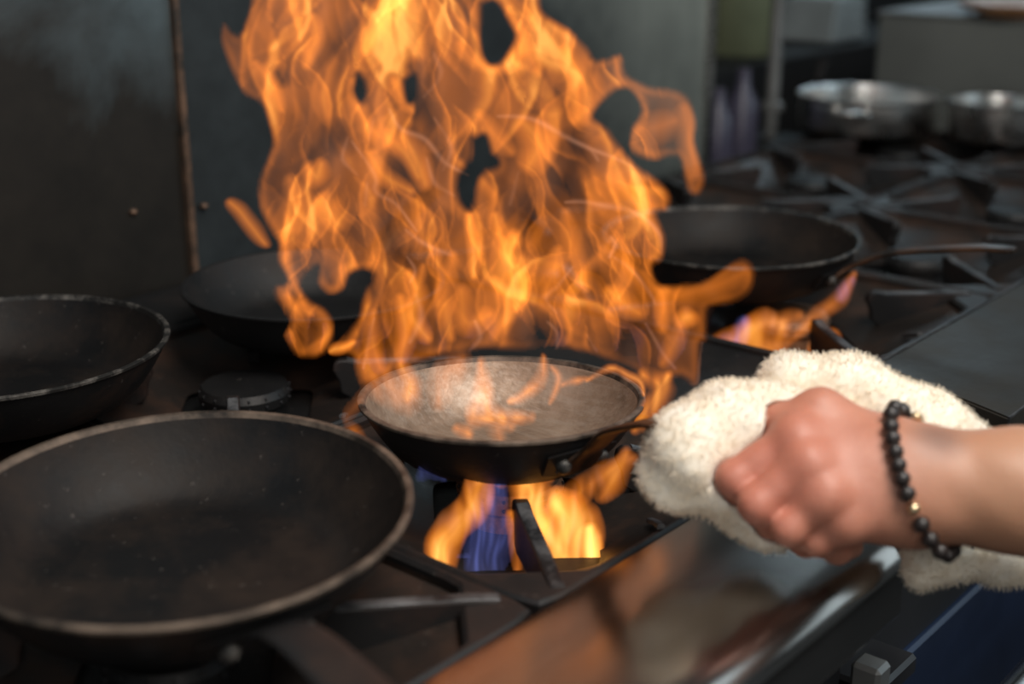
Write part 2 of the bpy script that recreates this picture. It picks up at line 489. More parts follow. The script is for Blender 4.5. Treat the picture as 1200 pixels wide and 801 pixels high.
Z0 = .90
grate0 = make_grate()
def put_grate(x, y, label, first=[True]):
    g = grate0 if first[0] else copy_tree(grate0)
    first[0] = False
    g.location = (x, y, Z0)
    tag(g, label, 'grate', 'cast iron burner grates')
G = {'front': (.015, .005), 'frontleft': (-.285, .005), 'back': (.015, .306), 'backleft': (-.285, .306)}
put_grate(*G['front'], 'cast iron burner grate under the small flaming pan')
put_grate(*G['frontleft'], 'cast iron burner grate under the big black pan at lower left')
put_grate(*G['back'], 'cast iron burner grate behind the flames by the wall seam')
put_grate(*G['backleft'], 'cast iron burner grate under the black pan at the left edge')
R2X, R2Y = .502, .048
names = ['cast iron grate under the black pan with the long handle right of the fire', 'bare cast iron grate beside the raised handle tip, right of the long-handled pan',
         'bare cast iron grate, front one beyond the handle tip', 'cast iron grate in front of the shiny pots at far right', 'farthest front grate at the right edge']
names_b = ['cast iron grate behind the long-handled black pan', 'bare blue-sheened grate behind the long-handled pan, nearer of two', 'bare grate with spread spokes left of the shiny pots',
           'cast iron grate under the wide shiny pan at the back', 'farthest back grate behind the shiny pots']
for i in range(4):
    put_grate(R2X + .302 * i, R2Y, names[i])
    put_grate(R2X + .302 * i, R2Y + .302, names_b[i])

# ------------------------------------------------------------------ ranges
def burner(parent, x, y, lit):
    b = MB()
    b.lathe([(.034, .8495), (.034, .862), (.0385, .866), (.0395, .874), (.036, .880), (.012, .883), (.0005, .8835)], 40, c=(x, y, 0))
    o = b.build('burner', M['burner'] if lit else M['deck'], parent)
    p = MB()
    for k in range(16):
        a = 2 * math.pi * (k + .5) / 16
        for zz, rr in ((.8700, .0394), (.8765, .0384)):
            p.ball((x + rr * math.cos(a), y + rr * math.sin(a), zz), .0014, 8, 4)
    p.build('port', M['blackpanel'], o)

r1 = tag(empty('gas_range', (0, 0, 0)), 'gas range with the stainless front ledge under the flaming pan', 'range')
MB().box(-.60, .166, -.200, WY - .005, .05, .8495).build('body', M['deck'], r1, smooth=False)
for k in ('front', 'frontleft', 'back', 'backleft'): burner(r1, *G[k], k == 'front')
MB().box(-.60, .166, .4580, WY - .004, .8496, .893, b=.004).build('rear_deck', M['deck'], r1)
# bull-nosed stainless ledge
prof = [(-.147, .862), (-.147, .891), (-.150, .8935), (-.158, .8945)]
prof += [(-.20, .8935), (-.245, .8915)]
for k in range(1, 10):
    a = math.radians(90 * k / 9); prof.append((-.250 - .022 * math.sin(a), .869 + .022 * math.cos(a)))
prof += [(-.272, .842), (-.270, .838), (-.262, .838), (-.262, .862)]
rl = MB(); X1 = .078
rl.loops([[(x, y, z) for y, z in prof] for x in (-.62, X1)], cap=True)
rl.build('front_ledge', M['rail'], r1, auto=25)
MB().box(-.60, .074, -.236, -.2002, .70, .861).build('control_panel', M['blackpanel'], r1, smooth=False)
bk = on_y(1030, 775, -.25)
bo = MB(); bo.box(.088, .108, -.258, -.2362, .70, .787, b=.003)
bo.build('bracket', M['greysteel'], r1)

r2 = tag(empty('gas_range', (0, 0, 0)), 'long gas range with the flat black front ledge at right', 'range')
MB().box(.35, 1.58, -.105, .72, .05, .8495).build('body', M['deck'], r2, smooth=False)
for i in range(4):
    burner(r2, R2X + .302 * i, R2Y, i == 0); burner(r2, R2X + .302 * i, R2Y + .302, False)
ld = MB()
c0, c1 = on_z(1027, 427, .90), on_z(1183, 490, .90)
pol = [(c0[0], c0[1]), (c1[0], c1[1]), (1.58, c1[1]), (1.58, c0[1])]
ld.prism(pol, .845, .8985, lambda u, v, d: (u, v, d))
pin = [(x + (.003 if i < 2 else 0), y + (.002 if i in (1, 2) else -.002)) for i, (x, y) in enumerate(pol)]
ld.prism(pin, .8985, .90, lambda u, v, d: (u, v, d))
ld.build('front_ledge', M['ledge2'], r2, smooth=False)
MB().strap([(c0[0] + .001, c0[1] + .001, .8998), (1.58, c0[1] + .001, .8998)], [.0012] * 2, .001, (0, 1, 0)).build('ledge_seam', M['edge'], r2)
pq = MB(); pq.strap([(c1[0] + .001, c1[1] + .001, .8995), (1.58, c1[1] + .001, .8995)], [.001] * 2, .001, (0, 1, 0))
pq.strap([(c1[0] + .001, c1[1] + .0005, .8995), (c1[0] + .001, c1[1] + .0005, .846)], [.0008] * 2, .0008, (1, 0, 0))
pq.build('ledge_edge', M['edge'], r2)
MB().box(.168, 1.58, -.200, -.1055, .70, .843).build('control_panel', M['blackpanel'], r2, smooth=False)
MB().box(.168, 1.58, -.206, -.1055, .10, .6995, b=.003).build('oven_door', M['navy'], r2)
h = MB(); h.tube([(.30, -.262, .64), (1.3, -.262, .64)], .012, 16)
hd = h.build('door_handle', M['steel'], bpy.data.objects[[o.name for o in r2.children if o.name.startswith('oven_door')][0]])
MB().box(.120, .185, -.245, -.2065, .735, .752, b=.003).build('shelf_bracket', M['blackpanel'], r2)
fp = MB(); fp.box(.168, .348, -.104, WY - .01, .83, .888, b=.003)
tag(fp.build('filler_plate', M['deck']), 'narrow black steel filler strip between the two ranges', 'filler strip')

# ------------------------------------------------------------------ pans
def pan_body(R, Hh, rb, mats, n=112, th=.0026):
    """skillet: flat base, flared wall, bead rim. mats: outside, inside, rim"""
    o = []
    K = 8
    out = [(.0005, 0), (rb * .6, 0), (rb - .006, 0)]
    for k in range(1, K + 1):
        t = k / K; out.append((rb - .006 + (R - rb + .006) * (1 - (1 - t) ** 1.45 if False else t ** .82), Hh * (t ** 1.55)))
    no = len(out)
    rim = [(R + .0016, Hh + .0003), (R + .0018, Hh + .0022), (R + .0002, Hh + .0032), (R - .0026, Hh + .0026)]
    inn = [(r - th * .9, z + th * .55) for r, z in out[::-1][:-3]]
    inn[0] = (R - th - .0014, Hh - .0004)
    inn += [(rb - .010, th), (rb * .6, th), (.0005, th)]
    prof = out + rim + inn
    ms = [0] * (no - 1) + [2] * (len(rim) + 1) + [1] * len(inn)
    b = MB(); b.lathe(prof, n, mats=ms)
    return b

def make_pan(cx, cy, R, Hh, rb, label, hdir, hlen, rise, mats, hw=.0105, z=Z0, hcurve=0.0, matsh='handle'):
    p = tag(empty('frying_pan', (cx, cy, z)), label, 'pan', None)
    pan_body(R, Hh, rb, mats).build('pan_body', mats, p, auto=50)
    if hdir is None: return p
    u = Vector((math.cos(hdir), math.sin(hdir), 0)); s = Vector((-u.y, u.x, 0))
    zb = Hh * .52
    rs = rb - .006 + (R - rb + .006) * (.655)     # wall radius near mid height
    rt = R + .003
    slope = Vector((R - rs, 0, Hh - zb))
    P = [u * (rs + .004) + Vector((0, 0, zb - .004)), u * (rs + .010) + Vector((0, 0, zb + .006)), u * (rt + hlen * .07) + Vector((0, 0, Hh * .92)),
         u * (rt + hlen * .24) + Vector((0, 0, Hh + rise * .30)), u * (rt + hlen * .5) + Vector((0, 0, Hh + rise * .62)), u * (rt + hlen * .8) + Vector((0, 0, Hh + rise * .92)), u * (rt + hlen) + Vector((0, 0, Hh + rise))]
    P = [p_ + s * hcurve * (i / 6) ** 2 for i, p_ in enumerate(P)]
    P = [Vector(q) for q in spline([tuple(q) for q in P], 4)]
    n = len(P); W = []
    for i in range(n):
        t = i / (n - 1)
        W.append(.021 * (1 - t / .25) + hw * (t / .25) if t < .25 else (hw * (1 + .35 * (t - .25)) if i < n - 1 else hw * .7))
    hb = MB(); hb.strap(P, W, .0024, s)
    ho = hb.build('handle', M[matsh], p, auto=40)
    # bracket ears hugging the wall, with domed rivets
    e = MB(); R_ = []
    for a in np.linspace(-.30, .30, 13):
        d = Vector((math.cos(hdir + a), math.sin(hdir + a), 0)); taper = 1 - abs(a) / .34
        hh = .006 + .006 * taper ** .5
        q = lambda zz, off: d * (rb - .006 + (R - rb + .006) * ((max(zz, .001) / Hh) ** (.82 / 1.55)) + off) + Vector((0, 0, zz))
        R_.append([q(zb - hh, .0006), q(zb - hh, .004), q(zb + hh, .004), q(zb + hh, .0006)])
    e.loops(R_, cap=True); e.build('bracket', M['pan'], ho)
    for a in (-.17, .17):
        d = Vector((math.cos(hdir + a), math.sin(hdir + a), 0))
        rr = rb - .006 + (R - rb + .006) * ((zb / Hh) ** (.82 / 1.55)) + .005
        rv = MB(); rv.ball(tuple(d * rr + Vector((0, 0, zb))), .0056, 14, 8); rv.build('rivet', M['rim_dark'], ho)
    return p

BL = [M['pan'], M['pan_in'], M['rim']]
BD = [M['pan'], M['pan_in'], M['rim_dark']]
# small pan with the fire
pc = make_pan(0, 0, .0995, .041, .066, 'small frying pan with scoured brown inside, full of flames', math.radians(-104), .070, .028, [M['pan'], M['scoured'], M['rim']], .0095)
pc.rotation_mode = 'QUATERNION'
pc.rotation_quaternion = Matrix.Rotation(math.radians(-3.2), 3, Vector((FH[1], -FH[0], 0))).to_quaternion()
pc.location = (.001, .001, Z0 + .0036)
# big pan, lower left
c = on_z(211, 599, .95)
make_pan(c[0], c[1], .1315, .047, .090, 'largest black frying pan with a worn brown rim at lower left', math.radians(-107), .19, .012, BL, .0125, matsh='pan')
bp = [o for o in COL.objects if o.name.startswith('frying_pan') and 'largest' in o['label']][0]
bp.rotation_mode = 'QUATERNION'
bp.rotation_quaternion = Matrix.Rotation(math.radians(2.0), 3, Vector((FH[1], -FH[0], 0))).to_quaternion()
bp.location = (c[0] + .004, c[1] + .004, Z0 + .0040)
# pan at the left edge
c = on_z(-3, 400, .95)
make_pan(c[0], c[1], .1295, .047, .092, 'black frying pan with crusty speckled rim, cut by the left edge', math.radians(172), .19, .05, BD, .011)
# long-handled pan right of the fire
c = on_z(855, 277, .945)
a = on_z(1190, 293, .975) - c
make_pan(c[0], c[1], .131, .045, .095, 'black frying pan with a long brown handle, right of the fire', math.atan2(a[1], a[0]), float(np.hypot(a[0], a[1])) - .134, .030, BD, .0095)
# pan half hidden behind the fire
c = on_z(368, 328, .945)
make_pan(c[0], c[1], .118, .042, .085, 'dark frying pan behind the left side of the flames', math.radians(20), .17, .03, [M['deck'], M['deck'], M['deck']], .010)

# shiny straight-sided pots at the back right
def make_pot(cx, cy, R, Hh, label, loop):
    p = tag(empty('saute_pot', (cx, cy, Z0)), label, 'pot')
    prof = [(.0005, 0), (R - .012, 0), (R - .004, .003), (R, .010), (R, Hh - .003), (R + .005, Hh), (R + .006, Hh + .0015), (R + .003, Hh + .003), (R - .002, Hh + .001),
            (R - .003, Hh - .003), (R - .003, .010), (R - .010, .004), (.0005, .003)]
    MB().lathe(prof, 80).build('pot_body', M['pot'], p, auto=40)
    a = loop; u = Vector((math.cos(a), math.sin(a), 0)); s = Vector((-u.y, u.x, 0))
    P = [u * (R + .0005) + s * -.03 + Vector((0, 0, Hh * .7)), u * (R + .025) + s * -.026 + Vector((0, 0, Hh * .78)), u * (R + .034) + Vector((0, 0, Hh * .8)), u * (R + .025) + s * .026 + Vector((0, 0, Hh * .78)), u * (R + .0005) + s * .03 + Vector((0, 0, Hh * .7))]
    ho = MB().tube(spline([tuple(q) for q in P], 5), .0042, 10).build('loop_handle', M['pot'], p)
    for k in (-1, 1): MB().ball(tuple(u * (R + .001) + s * .03 * k + Vector((0, 0, Hh * .7))), .007, 10, 6).build('rivet', M['pot'], ho)
    return p
c = on_z(1015, 150, .90)
make_pot(c[0], c[1], .112, .056, 'wide shiny steel pot, left one of the two at the back', math.radians(190))
c = on_z(1168, 163, .90)
make_pot(c[0], c[1], .076, .060, 'small shiny steel pot at the right edge', math.radians(60))

# things behind the ranges
c = on_y(905, 120, .66)
pp = MB(); pp.tube([(c[0], .66, .84), (c[0], .66, 2.2)], .0115, 16); pp.lathe([(.0115, 0), (.02, .0), (.02, .012), (.0115, .016)], 20, c=(c[0], .66, .9))
tag(pp.build('water_pipe', M['greysteel']), 'upright grey metal pipe behind the far burners', 'pipe')
CZ = .955
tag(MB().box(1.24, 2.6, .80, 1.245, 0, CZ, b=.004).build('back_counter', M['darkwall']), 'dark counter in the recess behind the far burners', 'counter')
c = on_y(866, 56, .92)
j = tag(empty('storage_tub', (c[0], .92, CZ)), 'dull green tub on the back counter left of the pipe', 'tub')
MB().lathe([(.0005, 0), (.075, 0), (.082, .01), (.09, .16), (.094, .165), (.088, .168), (.08, .02), (.0005, .012)], 40).build('tub_body', M['greenish'], j)
c2 = on_y(964, 40, .92)
pf_ = MB()
for k in range(4):
    zz = CZ + .0005 + k * .024
    pf_.box(c2[0] - .085 + .004 * k, c2[0] + .08 - .003 * k, .85, .99, zz, zz + .022, b=.008)
tag(pf_.build('folded_cloth', M['paleblue']), 'pale grey folded cloth on the back counter right of the pipe', 'cloth')
c3 = on_y(853, 130, .60)
for k, (dx, rr, hh) in enumerate(((-.03, .026, .125), (.045, .028, .15))):
    o = MB().lathe([(.0005, 0), (rr, 0), (rr, hh * .62), (rr * .45, hh * .8), (rr * .4, hh), (.0005, hh)], 24).build('dark_bottle', M['violet'], loc=(c3[0] + dx, .60, .8496))
    tag(o, 'shorter dark violet bottle behind the far burners, left of its neighbour' if k == 0 else 'taller dark violet bottle just left of the pipe', 'bottle')
c4 = on_y(957, 100, .60)
ls = tag(empty('steel_ladle', (c4[0], .60, .8496)), 'dark ladle standing behind the wide shiny pot', 'ladle')
MB().tube([(0, 0, .012), (.004, 0, .08), (.008, 0, .125), (.022, 0, .133)], [.006, .006, .008, .009], 10).build('ladle_handle', M['pan'], ls)
MB().ball((0, 0, .014), .022, 16, 8, sq=.62).build('ladle_bowl', M['pan'], ls)
cb = tag(empty('steel_cabinet', (2.0, .2, 0)), 'grey steel cabinet behind the shiny pots', 'cabinet')
MB().box(-.28, .5, -.9, .36, .02, 1.062, b=.004).build('cabinet_body', M['far'], cb)
MB().box(-.284, .5, -.9, .364, 1.0622, 1.068, b=.002).build('cabinet_top', M['greysteel'], cb)
rp = ray(1188, 28); pc_ = CAM + rp * ((1.768 - CAM[0]) / rp[0])
pl = tag(empty('dinner_plate', (pc_[0], pc_[1], 1.0685)), 'pale plate with an orange-brown underside on the grey cabinet', 'plate')
MB().lathe([(.0005, 0), (.055, .0), (.058, .004), (.085, .012), (.098, .022), (.099, .025), (.096, .026), (.06, .010), (.0005, .008)], 64, mats=[1, 1, 1, 1, 0, 0, 0, 0, 0]).build('plate_body', [M['white'], M['orangefood']], pl)

# ------------------------------------------------------------------ implicit surfaces for cloth and skin
def surface_nets(fn, lo, hi, h):
    lo = np.array(lo); n = np.ceil((np.array(hi) - lo) / h).astype(int) + 1
    ax = [lo[i] + h * np.arange(n[i]) for i in range(3)]
    P = np.stack(np.meshgrid(*ax, indexing='ij'), -1)
    S = fn(P.reshape(-1, 3)).reshape(n)
    neg = S < 0
    c = np.zeros(tuple(n - 1), int)
    for i in (0, 1):
        for j in (0, 1):
            for k in (0, 1): c += neg[i:n[0] - 1 + i, j:n[1] - 1 + j, k:n[2] - 1 + k]
    act = (c > 0) & (c < 8); ids = -np.ones(act.shape, int); ci = np.argwhere(act); ids[act] = np.arange(len(ci))
    acc = np.zeros((len(ci), 3)); cnt = np.zeros(len(ci))
    corners = [(i, j, k) for i in (0, 1) for j in (0, 1) for k in (0, 1)]
    for a in corners:
        for axn in range(3):
            if a[axn] == 0:
                b = list(a); b[axn] = 1
                sa = S[ci[:, 0] + a[0], ci[:, 1] + a[1], ci[:, 2] + a[2]]; sb = S[ci[:, 0] + b[0], ci[:, 1] + b[1], ci[:, 2] + b[2]]
                m_ = (sa < 0) != (sb < 0); t = np.where(m_, sa / (sa - sb + 1e-20), 0)
                p = np.array(a, float)[None] + t[:, None] * (np.array(b) - np.array(a))[None]
                acc[m_] += p[m_]; cnt += m_
    V = lo + h * (ci + acc / cnt[:, None]); F = []
    for axn in range(3):
        o1, o2 = [(1, 2), (2, 0), (0, 1)][axn]
        sl0 = [slice(None)] * 3; sl1 = [slice(None)] * 3; sl0[axn] = slice(0, n[axn] - 1); sl1[axn] = slice(1, n[axn])
        A = neg[tuple(sl0)]; B = neg[tuple(sl1)]
        e = np.argwhere(A != B)
        e = e[(e[:, o1] > 0) & (e[:, o2] > 0) & (e[:, o1] < n[o1] - 1) & (e[:, o2] < n[o2] - 1)]
        fl = A[e[:, 0], e[:, 1], e[:, 2]]
        def g(d1, d2):
            q = e.copy(); q[:, o1] -= d1; q[:, o2] -= d2; return ids[q[:, 0], q[:, 1], q[:, 2]]
        q = np.stack([g(1, 1), g(0, 1), g(0, 0), g(1, 0)], -1); q[~fl] = q[~fl][:, ::-1]
        F.append(q)
    return V, np.concatenate(F)


def capsule(P, a, b, ra, rb, flat=None):
    a = np.array(a); b = np.array(b); e = b - a
    t = np.clip(((P - a) @ e) / (e @ e), 0, 1)
    v = P - a - t[:, None] * e
    if flat is not None:
        nrm, k = flat; d = v @ nrm; v = v + np.outer(d * (k - 1), nrm)
    return np.linalg.norm(v, axis=1) - (ra + (rb - ra) * t)


def smin(a, b, k):
    h = np.clip(.5 + .5 * (b - a) / k, 0, 1); return b + (a - b) * h - k * h * (1 - h)


hp = at_d
# ------------------------------------------------------------------ hand and forearm
TOC = -FW         # toward the camera
def J(*a): return np.array(hp(*a))
wr = J(1068, 566, .797)
mcp = [J(934, 512, .800), J(946, 545, .787), J(966, 580, .780), J(992, 610, .782)]
pip = [J(862, 560, .802), J(888, 590, .788), J(925, 617, .784), J(958, 632, .789)]
dip = [J(872, 590, .822), J(906, 612, .812), J(945, 634, .808), J(982, 645, .809)]
tip = [J(902, 596, .832), J(930, 616, .826), J(962, 634, .822), J(998, 640, .822)]
fr = [.0112, .0114, .0106, .0094]
th_ = [J(1024, 502, .806), J(962, 482, .812), J(914, 494, .819), J(886, 504, .824)]

def hand_sdf(P):
    S = None
    # palm: fan of four metacarpals
    for i in range(4):
        base = wr + (mcp[i] - wr) * .18 + (mcp[i] - mcp[1]) * .28
        d = capsule(P, base, mcp[i], .0215, .0140 - .0006 * i)
        S = d if S is None else smin(S, d, .012)
    # padding on the palm side
    pc = (mcp[0] + mcp[1] + mcp[2] + mcp[3]) / 4 - TOC * .012
    S = smin(S, capsule(P, wr - TOC * .006, pc, .020, .019), .014)
    S = smin(S, capsule(P, wr - TOC * .002 + (J(1068, 520, .8) - J(1068, 566, .8)) * .4, th_[1], .019, .0135), .014)
    # thumb
    T = capsule(P, th_[1], th_[2], .0125, .0108); T = smin(T, capsule(P, th_[2], th_[3], .0106, .0072), .004)
    S = smin(S, T, .009)
    # forearm
    el = J(1330, 592, .775)
    fl = UP * .96 + FW * .1
    A = capsule(P, wr, J(1195, 575, .785), .0315, .0325, (TOC, 1.1)); A = smin(A, capsule(P, J(1195, 575, .785), J(1420, 600, .765), .0325, .043, (TOC, 1.1)), .02)
    S = smin(S, A, .022)
    # fingers, kept apart from each other by a tight blend
    Fg = None
    for i in range(4):
        d = capsule(P, mcp[i], pip[i], fr[i] * 1.12, fr[i]); d = smin(d, np.linalg.norm(P - (pip[i] + TOC * .0015), axis=1) - fr[i] * 1.04, .003)
        d = smin(d, capsule(P, pip[i], dip[i], fr[i] * .97, fr[i] * .88), .003); d = smin(d, capsule(P, dip[i], tip[i], fr[i] * .88, fr[i] * .74), .003)
        d = smin(d, np.linalg.norm(P - (mcp[i] + TOC * .004), axis=1) - fr[i] * 1.05, .008)
        Fg = d if Fg is None else smin(Fg, d, .0022)
    S = smin(S, Fg, .0075)
    # tendons and skin unevenness
    w = np.sin(P[:, 0] * 140 + P[:, 2] * 110) * np.sin(P[:, 1] * 120 - P[:, 2] * 90) * .0004
    return S + w

pts = np.array(mcp + pip + dip + tip + th_ + [wr, J(1420, 604, .765)])
V, F = surface_nets(hand_sdf, pts.min(0) - .055, pts.max(0) + .055, .0020)
person = fast_mesh('person', V, F, M['skin'])
tag(person, 'bare tattooed forearm and hand of a person gripping a towel-wrapped pan handle', 'person')
sm = person.modifiers.new('smooth', 'SMOOTH'); sm.factor = .5; sm.iterations = 3
# rolled sleeve, out of frame
MB().loops([[tuple(J(1330 + 26 * k, 592 + 3 * k, .772) + .054 * (1 + .05 * (k % 2)) * (math.cos(t) * UP + math.sin(t) * FW)) for t in np.linspace(0, 2 * np.pi, 25)[:-1]] for k in range(6)]).build('sleeve', M['sleeve'], person)
# bead bracelet
bc = J(1083, 563, .797); e1 = J(1054, 492, .797) - bc; e2 = TOC * .0395 - RT * .0235 + UP * .001
be = empty('bead_bracelet'); be.parent = person; be['label'] = 'bracelet of dark round beads with one gold bead'
bm = MB().ball((0, 0, 0), .0049, 16, 10).build('bead', M['bead'], be)
nb = 26
first = True
for k in range(nb):
    t = 2 * math.pi * k / nb
    p = bc + e1 * math.cos(t) + e2 * math.sin(t)
    # keep each bead on the skin
    for _ in range(30):
        s_ = hand_sdf(p[None])[0]
        if abs(s_ - .0046) < .0004: break
        gr = np.array([(hand_sdf((p + d)[None])[0] - hand_sdf((p - d)[None])[0]) for d in np.eye(3) * 1e-3]); gr /= np.linalg.norm(gr) + 1e-9
        ax_ = np.cross(e1, e2); ax_ /= np.linalg.norm(ax_); gr = gr - ax_ * (gr @ ax_); gr /= np.linalg.norm(gr) + 1e-9
        p = p + gr * (.0046 - s_) * .8
    if first: o = bm; first = False
    else: o = bm.copy(); COL.objects.link(o); o.parent = be
    o.location = tuple(p)
    if k == 8:
        o.data = bm.data.copy(); o.data.materials.clear(); o.data.materials.append(M['gold']); o.scale = (.75, .75, .75); o['label'] = 'small gold bead'
# pale second bracelet on the far side of the wrist
ce = empty('chain_bracelet'); ce.parent = person; ce['label'] = 'pale gold link bracelet at the top of the wrist'
bc2 = J(1092, 560, .800); f1 = J(1074, 486, .795) - bc2; f2 = TOC * .036 - RT * .012
lk0 = None
for k in range(-8, 6):
    t = k * .105 - .55
    p = bc2 + f1 * math.cos(t) + f2 * math.sin(t)
    for _ in range(20):
        s_ = hand_sdf(p[None])[0]
        gr = np.array([(hand_sdf((p + d)[None])[0] - hand_sdf((p - d)[None])[0]) for d in np.eye(3) * 1e-3]); gr /= np.linalg.norm(gr) + 1e-9
        p = p + gr * (.0026 - s_) * .8
    if lk0 is None: lk0 = MB().ball((0, 0, 0), .0030, 10, 6, sq=.8).build('link', M['gold'], ce); o = lk0
    else: o = lk0.copy(); COL.objects.link(o); o.parent = ce
    o.location = tuple(p)

# ------------------------------------------------------------------ towel
def fold_noise(P):
    return .0022 * np.sin(P @ np.array([70, -95, 40]) + 2 * np.sin(P[:, 2] * 60)) + .0014 * np.sin(P @ np.array([150, 60, -170]))

def towel_sdf(P):
    # front wad around the handle
    S = capsule(P, J(812, 540, .830), J(868, 505, .838), .0265, .031)
    S = smin(S, capsule(P, J(822, 545, .832), J(892, 590, .826), .0265, .0235), .012)
    S = smin(S, capsule(P, J(868, 510, .845), J(960, 510, .846), .030, .028), .014)
    S = smin(S, capsule(P, J(880, 585, .836), J(930, 612, .828), .0215, .015), .012)
    S = smin(S, capsule(P, J(796, 520, .830), J(798, 545, .829), .0225, .022), .012)
    # rolled layer behind, running to the right under the arm
    B = capsule(P, J(922, 446, .868), J(985, 452, .862), .0165, .0195)
    B = smin(B, capsule(P, J(985, 452, .862), J(1060, 490, .850), .0195, .021), .012)
    B = smin(B, capsule(P, J(1060, 490, .850), J(1142, 512, .842), .021, .0135), .012)
    B = smin(B, capsule(P, J(1060, 500, .850), J(1090, 560, .848), .021, .02), .012)
    S = smin(S, B, .0022)
    # hanging tail below the wrist
    T = capsule(P, J(1088, 560, .850), J(1085, 640, .848), .019, .0125); T = smin(T, capsule(P, J(1085, 640, .848), J(1118, 662, .850), .0125, .011), .008)
    T = smin(T, capsule(P, J(1080, 672, .848), J(1122, 672, .852), .0085, .0085), .008)
    T = smin(T, capsule(P, J(1118, 655, .852), J(1200, 668, .856), .010, .010), .006)
    S = smin(S, T, .010)
    S = S + fold_noise(P)
    # slit between two layers at the lower left
    sl = capsule(P, J(798, 592, .810), J(838, 562, .806), .0011, .0011, (TOC, .12))
    S = np.maximum(S, -sl)
    # keep the cloth off the hand
    return np.maximum(S, -(hand_sdf(P) - .0012))

lo = np.array([J(750, 400, .9), J(760, 640, .8), J(1240, 700, .86), J(900, 400, .9), J(1200, 480, .8), J(1100, 720, .8)])
V, F = surface_nets(towel_sdf, lo.min(0) - .02, lo.max(0) + .02, .0022)
# keep only the largest piece
parent_ = np.arange(len(V))
def find(i):
    while parent_[i] != i:
        parent_[i] = parent_[parent_[i]]; i = parent_[i]
    return i
for q in F:
    a0 = find(q[0])
    for j in q[1:]:
        b0 = find(j)
        if b0 != a0: parent_[b0] = a0
roots = np.array([find(i) for i in range(len(V))]); big = np.bincount(roots).argmax(); keepv = roots == big
F = F[keepv[F[:, 0]]]; used, inv = np.unique(F, return_inverse=True); F = inv.reshape(-1, 4); V = V[used]
towel = fast_mesh('towel', V, F, M['terry'])
tag(towel, 'cream terry towel wadded between the hand and the pan handle', 'towel')
sm = towel.modifiers.new('smooth', 'SMOOTH'); sm.factor = .5; sm.iterations = 2
# terry pile
rng = np.random.RandomState(5)
a_, b_, c_ = V[F[:, 0]], V[F[:, 1]], V[F[:, 2]]
nf = np.cross(b_ - a_, V[F[:, 3]] - a_); ar = np.linalg.norm(nf, axis=1); nf /= ar[:, None] + 1e-12
cen = V[F].mean(1)
vis = ((cen - CAM) * nf).sum(1) < .35 * .9      # loops everywhere except deep underneath
NB = 12000
pick = rng.choice(len(F), NB, p=ar * vis / (ar * vis).sum())
w1 = rng.rand(NB, 4) + .02; w1 /= w1.sum(1)[:, None]
base = (V[F[pick]] * w1[..., None]).sum(1); nrm = nf[pick]
tan = np.cross(nrm, rng.randn(NB, 3)); tan /= np.linalg.norm(tan, axis=1)[:, None] + 1e-9
bend = rng.randn(NB, 3) * .45 + np.array([.15, 0, -.35])
dirn = nrm + bend; dirn /= np.linalg.norm(dirn, axis=1)[:, None]
L = (.0016 + .0030 * rng.rand(NB))[:, None]
ok = hand_sdf(base + dirn * L) > .0004
base, tan, dirn, L, nrm = base[ok], tan[ok], dirn[ok], L[ok], nrm[ok]
wd = .00034
tipv = base + dirn * L + np.array([0, 0, -.0004])
midv = base + nrm * L * .55
VV = np.stack([base - tan * wd, base + tan * wd, midv + tan * wd * .9, midv - tan * wd * .9, tipv], 1).reshape(-1, 3)
k5 = np.arange(len(base)) * 5
FF = np.concatenate([np.stack([k5, k5 + 1, k5 + 2, k5 + 2], 1)[:, :3], np.stack([k5, k5 + 2, k5 + 3], 1), np.stack([k5 + 3, k5 + 2, k5 + 4], 1)])
pile = fast_mesh('terry_pile', VV, FF, M['loops'], towel)
pile['kind'] = 'stuff'

# ------------------------------------------------------------------ flames
WP = float((np.array([0, 0, .945]) - CAM) @ FH)         # horizontal distance of the small pan
OUT = [(418, 452), (414, 425), (404, 414), (388, 413), (400, 398), (420, 372), (428, 345), (436, 325),      # inner edge of the left column
       (425, 318), (412, 322), (405, 340), (386, 344), (370, 330), (372, 312), (360, 322), (352, 335), (362, 350), (380, 358), (391, 372), (392, 395), (382, 416), (360, 421), (345, 415), (332, 392),
       (338, 376), (322, 352), (322, 335), (334, 330), (325, 305), (327, 286), (317, 268), (305, 240), (302, 208), (312, 180), (317, 165), (308, 130), (298, 119), (283, 108), (268, 76), (256, 45), (262, 24), (279, 40), (291, 10), (296, -50), (302, -92), (324, -150), (342, -104), (370, -76), (396, -140), (424, -205), (444, -125), (470, -92), (502, -160), (532, -220), (552, -135), (584, -95), (600, -135), (620, -168), (628, -105),
       (633, -50), (631, 2), (640, 18), (668, 35), (690, 55), (700, 69), (727, 61), (734, 85), (760, 99), (790, 102), (809, 115), (818, 140), (816, 165), (825, 193), (828, 213), (818, 231), (804, 226), (797, 205), (791, 184),
       (768, 190), (742, 180), (737, 160), (750, 130), (738, 108), (722, 108), (702, 130), (699, 141), (712, 150), (726, 168), (748, 192), (774, 210), (786, 228), (784, 246), (773, 250), (777, 262), (782, 280), (776, 304),
       (766, 312), (772, 330), (790, 332), (820, 328), (842, 314), (858, 303), (873, 302), (885, 317), (882, 338), (868, 352), (842, 360), (831, 366), (828, 398), (820, 405), (820, 436), (814, 452), (797, 441), (778, 447), (764, 462), (748, 440), (700, 418), (640, 410), (560, 410), (490, 424), (445, 446)]
HOLES = [[(567, 6), (583, 2), (598, 30), (602, 45), (588, 68), (574, 72), (566, 50)],
         [(553, 164), (566, 160), (572, 178), (582, 192), (566, 198), (556, 215), (552, 242), (541, 232), (540, 206), (553, 186)],
         [(474, 95), (484, 90), (486, 112), (478, 118)],
         [(420, 88), (425, 100), (424, 118), (416, 106)]]
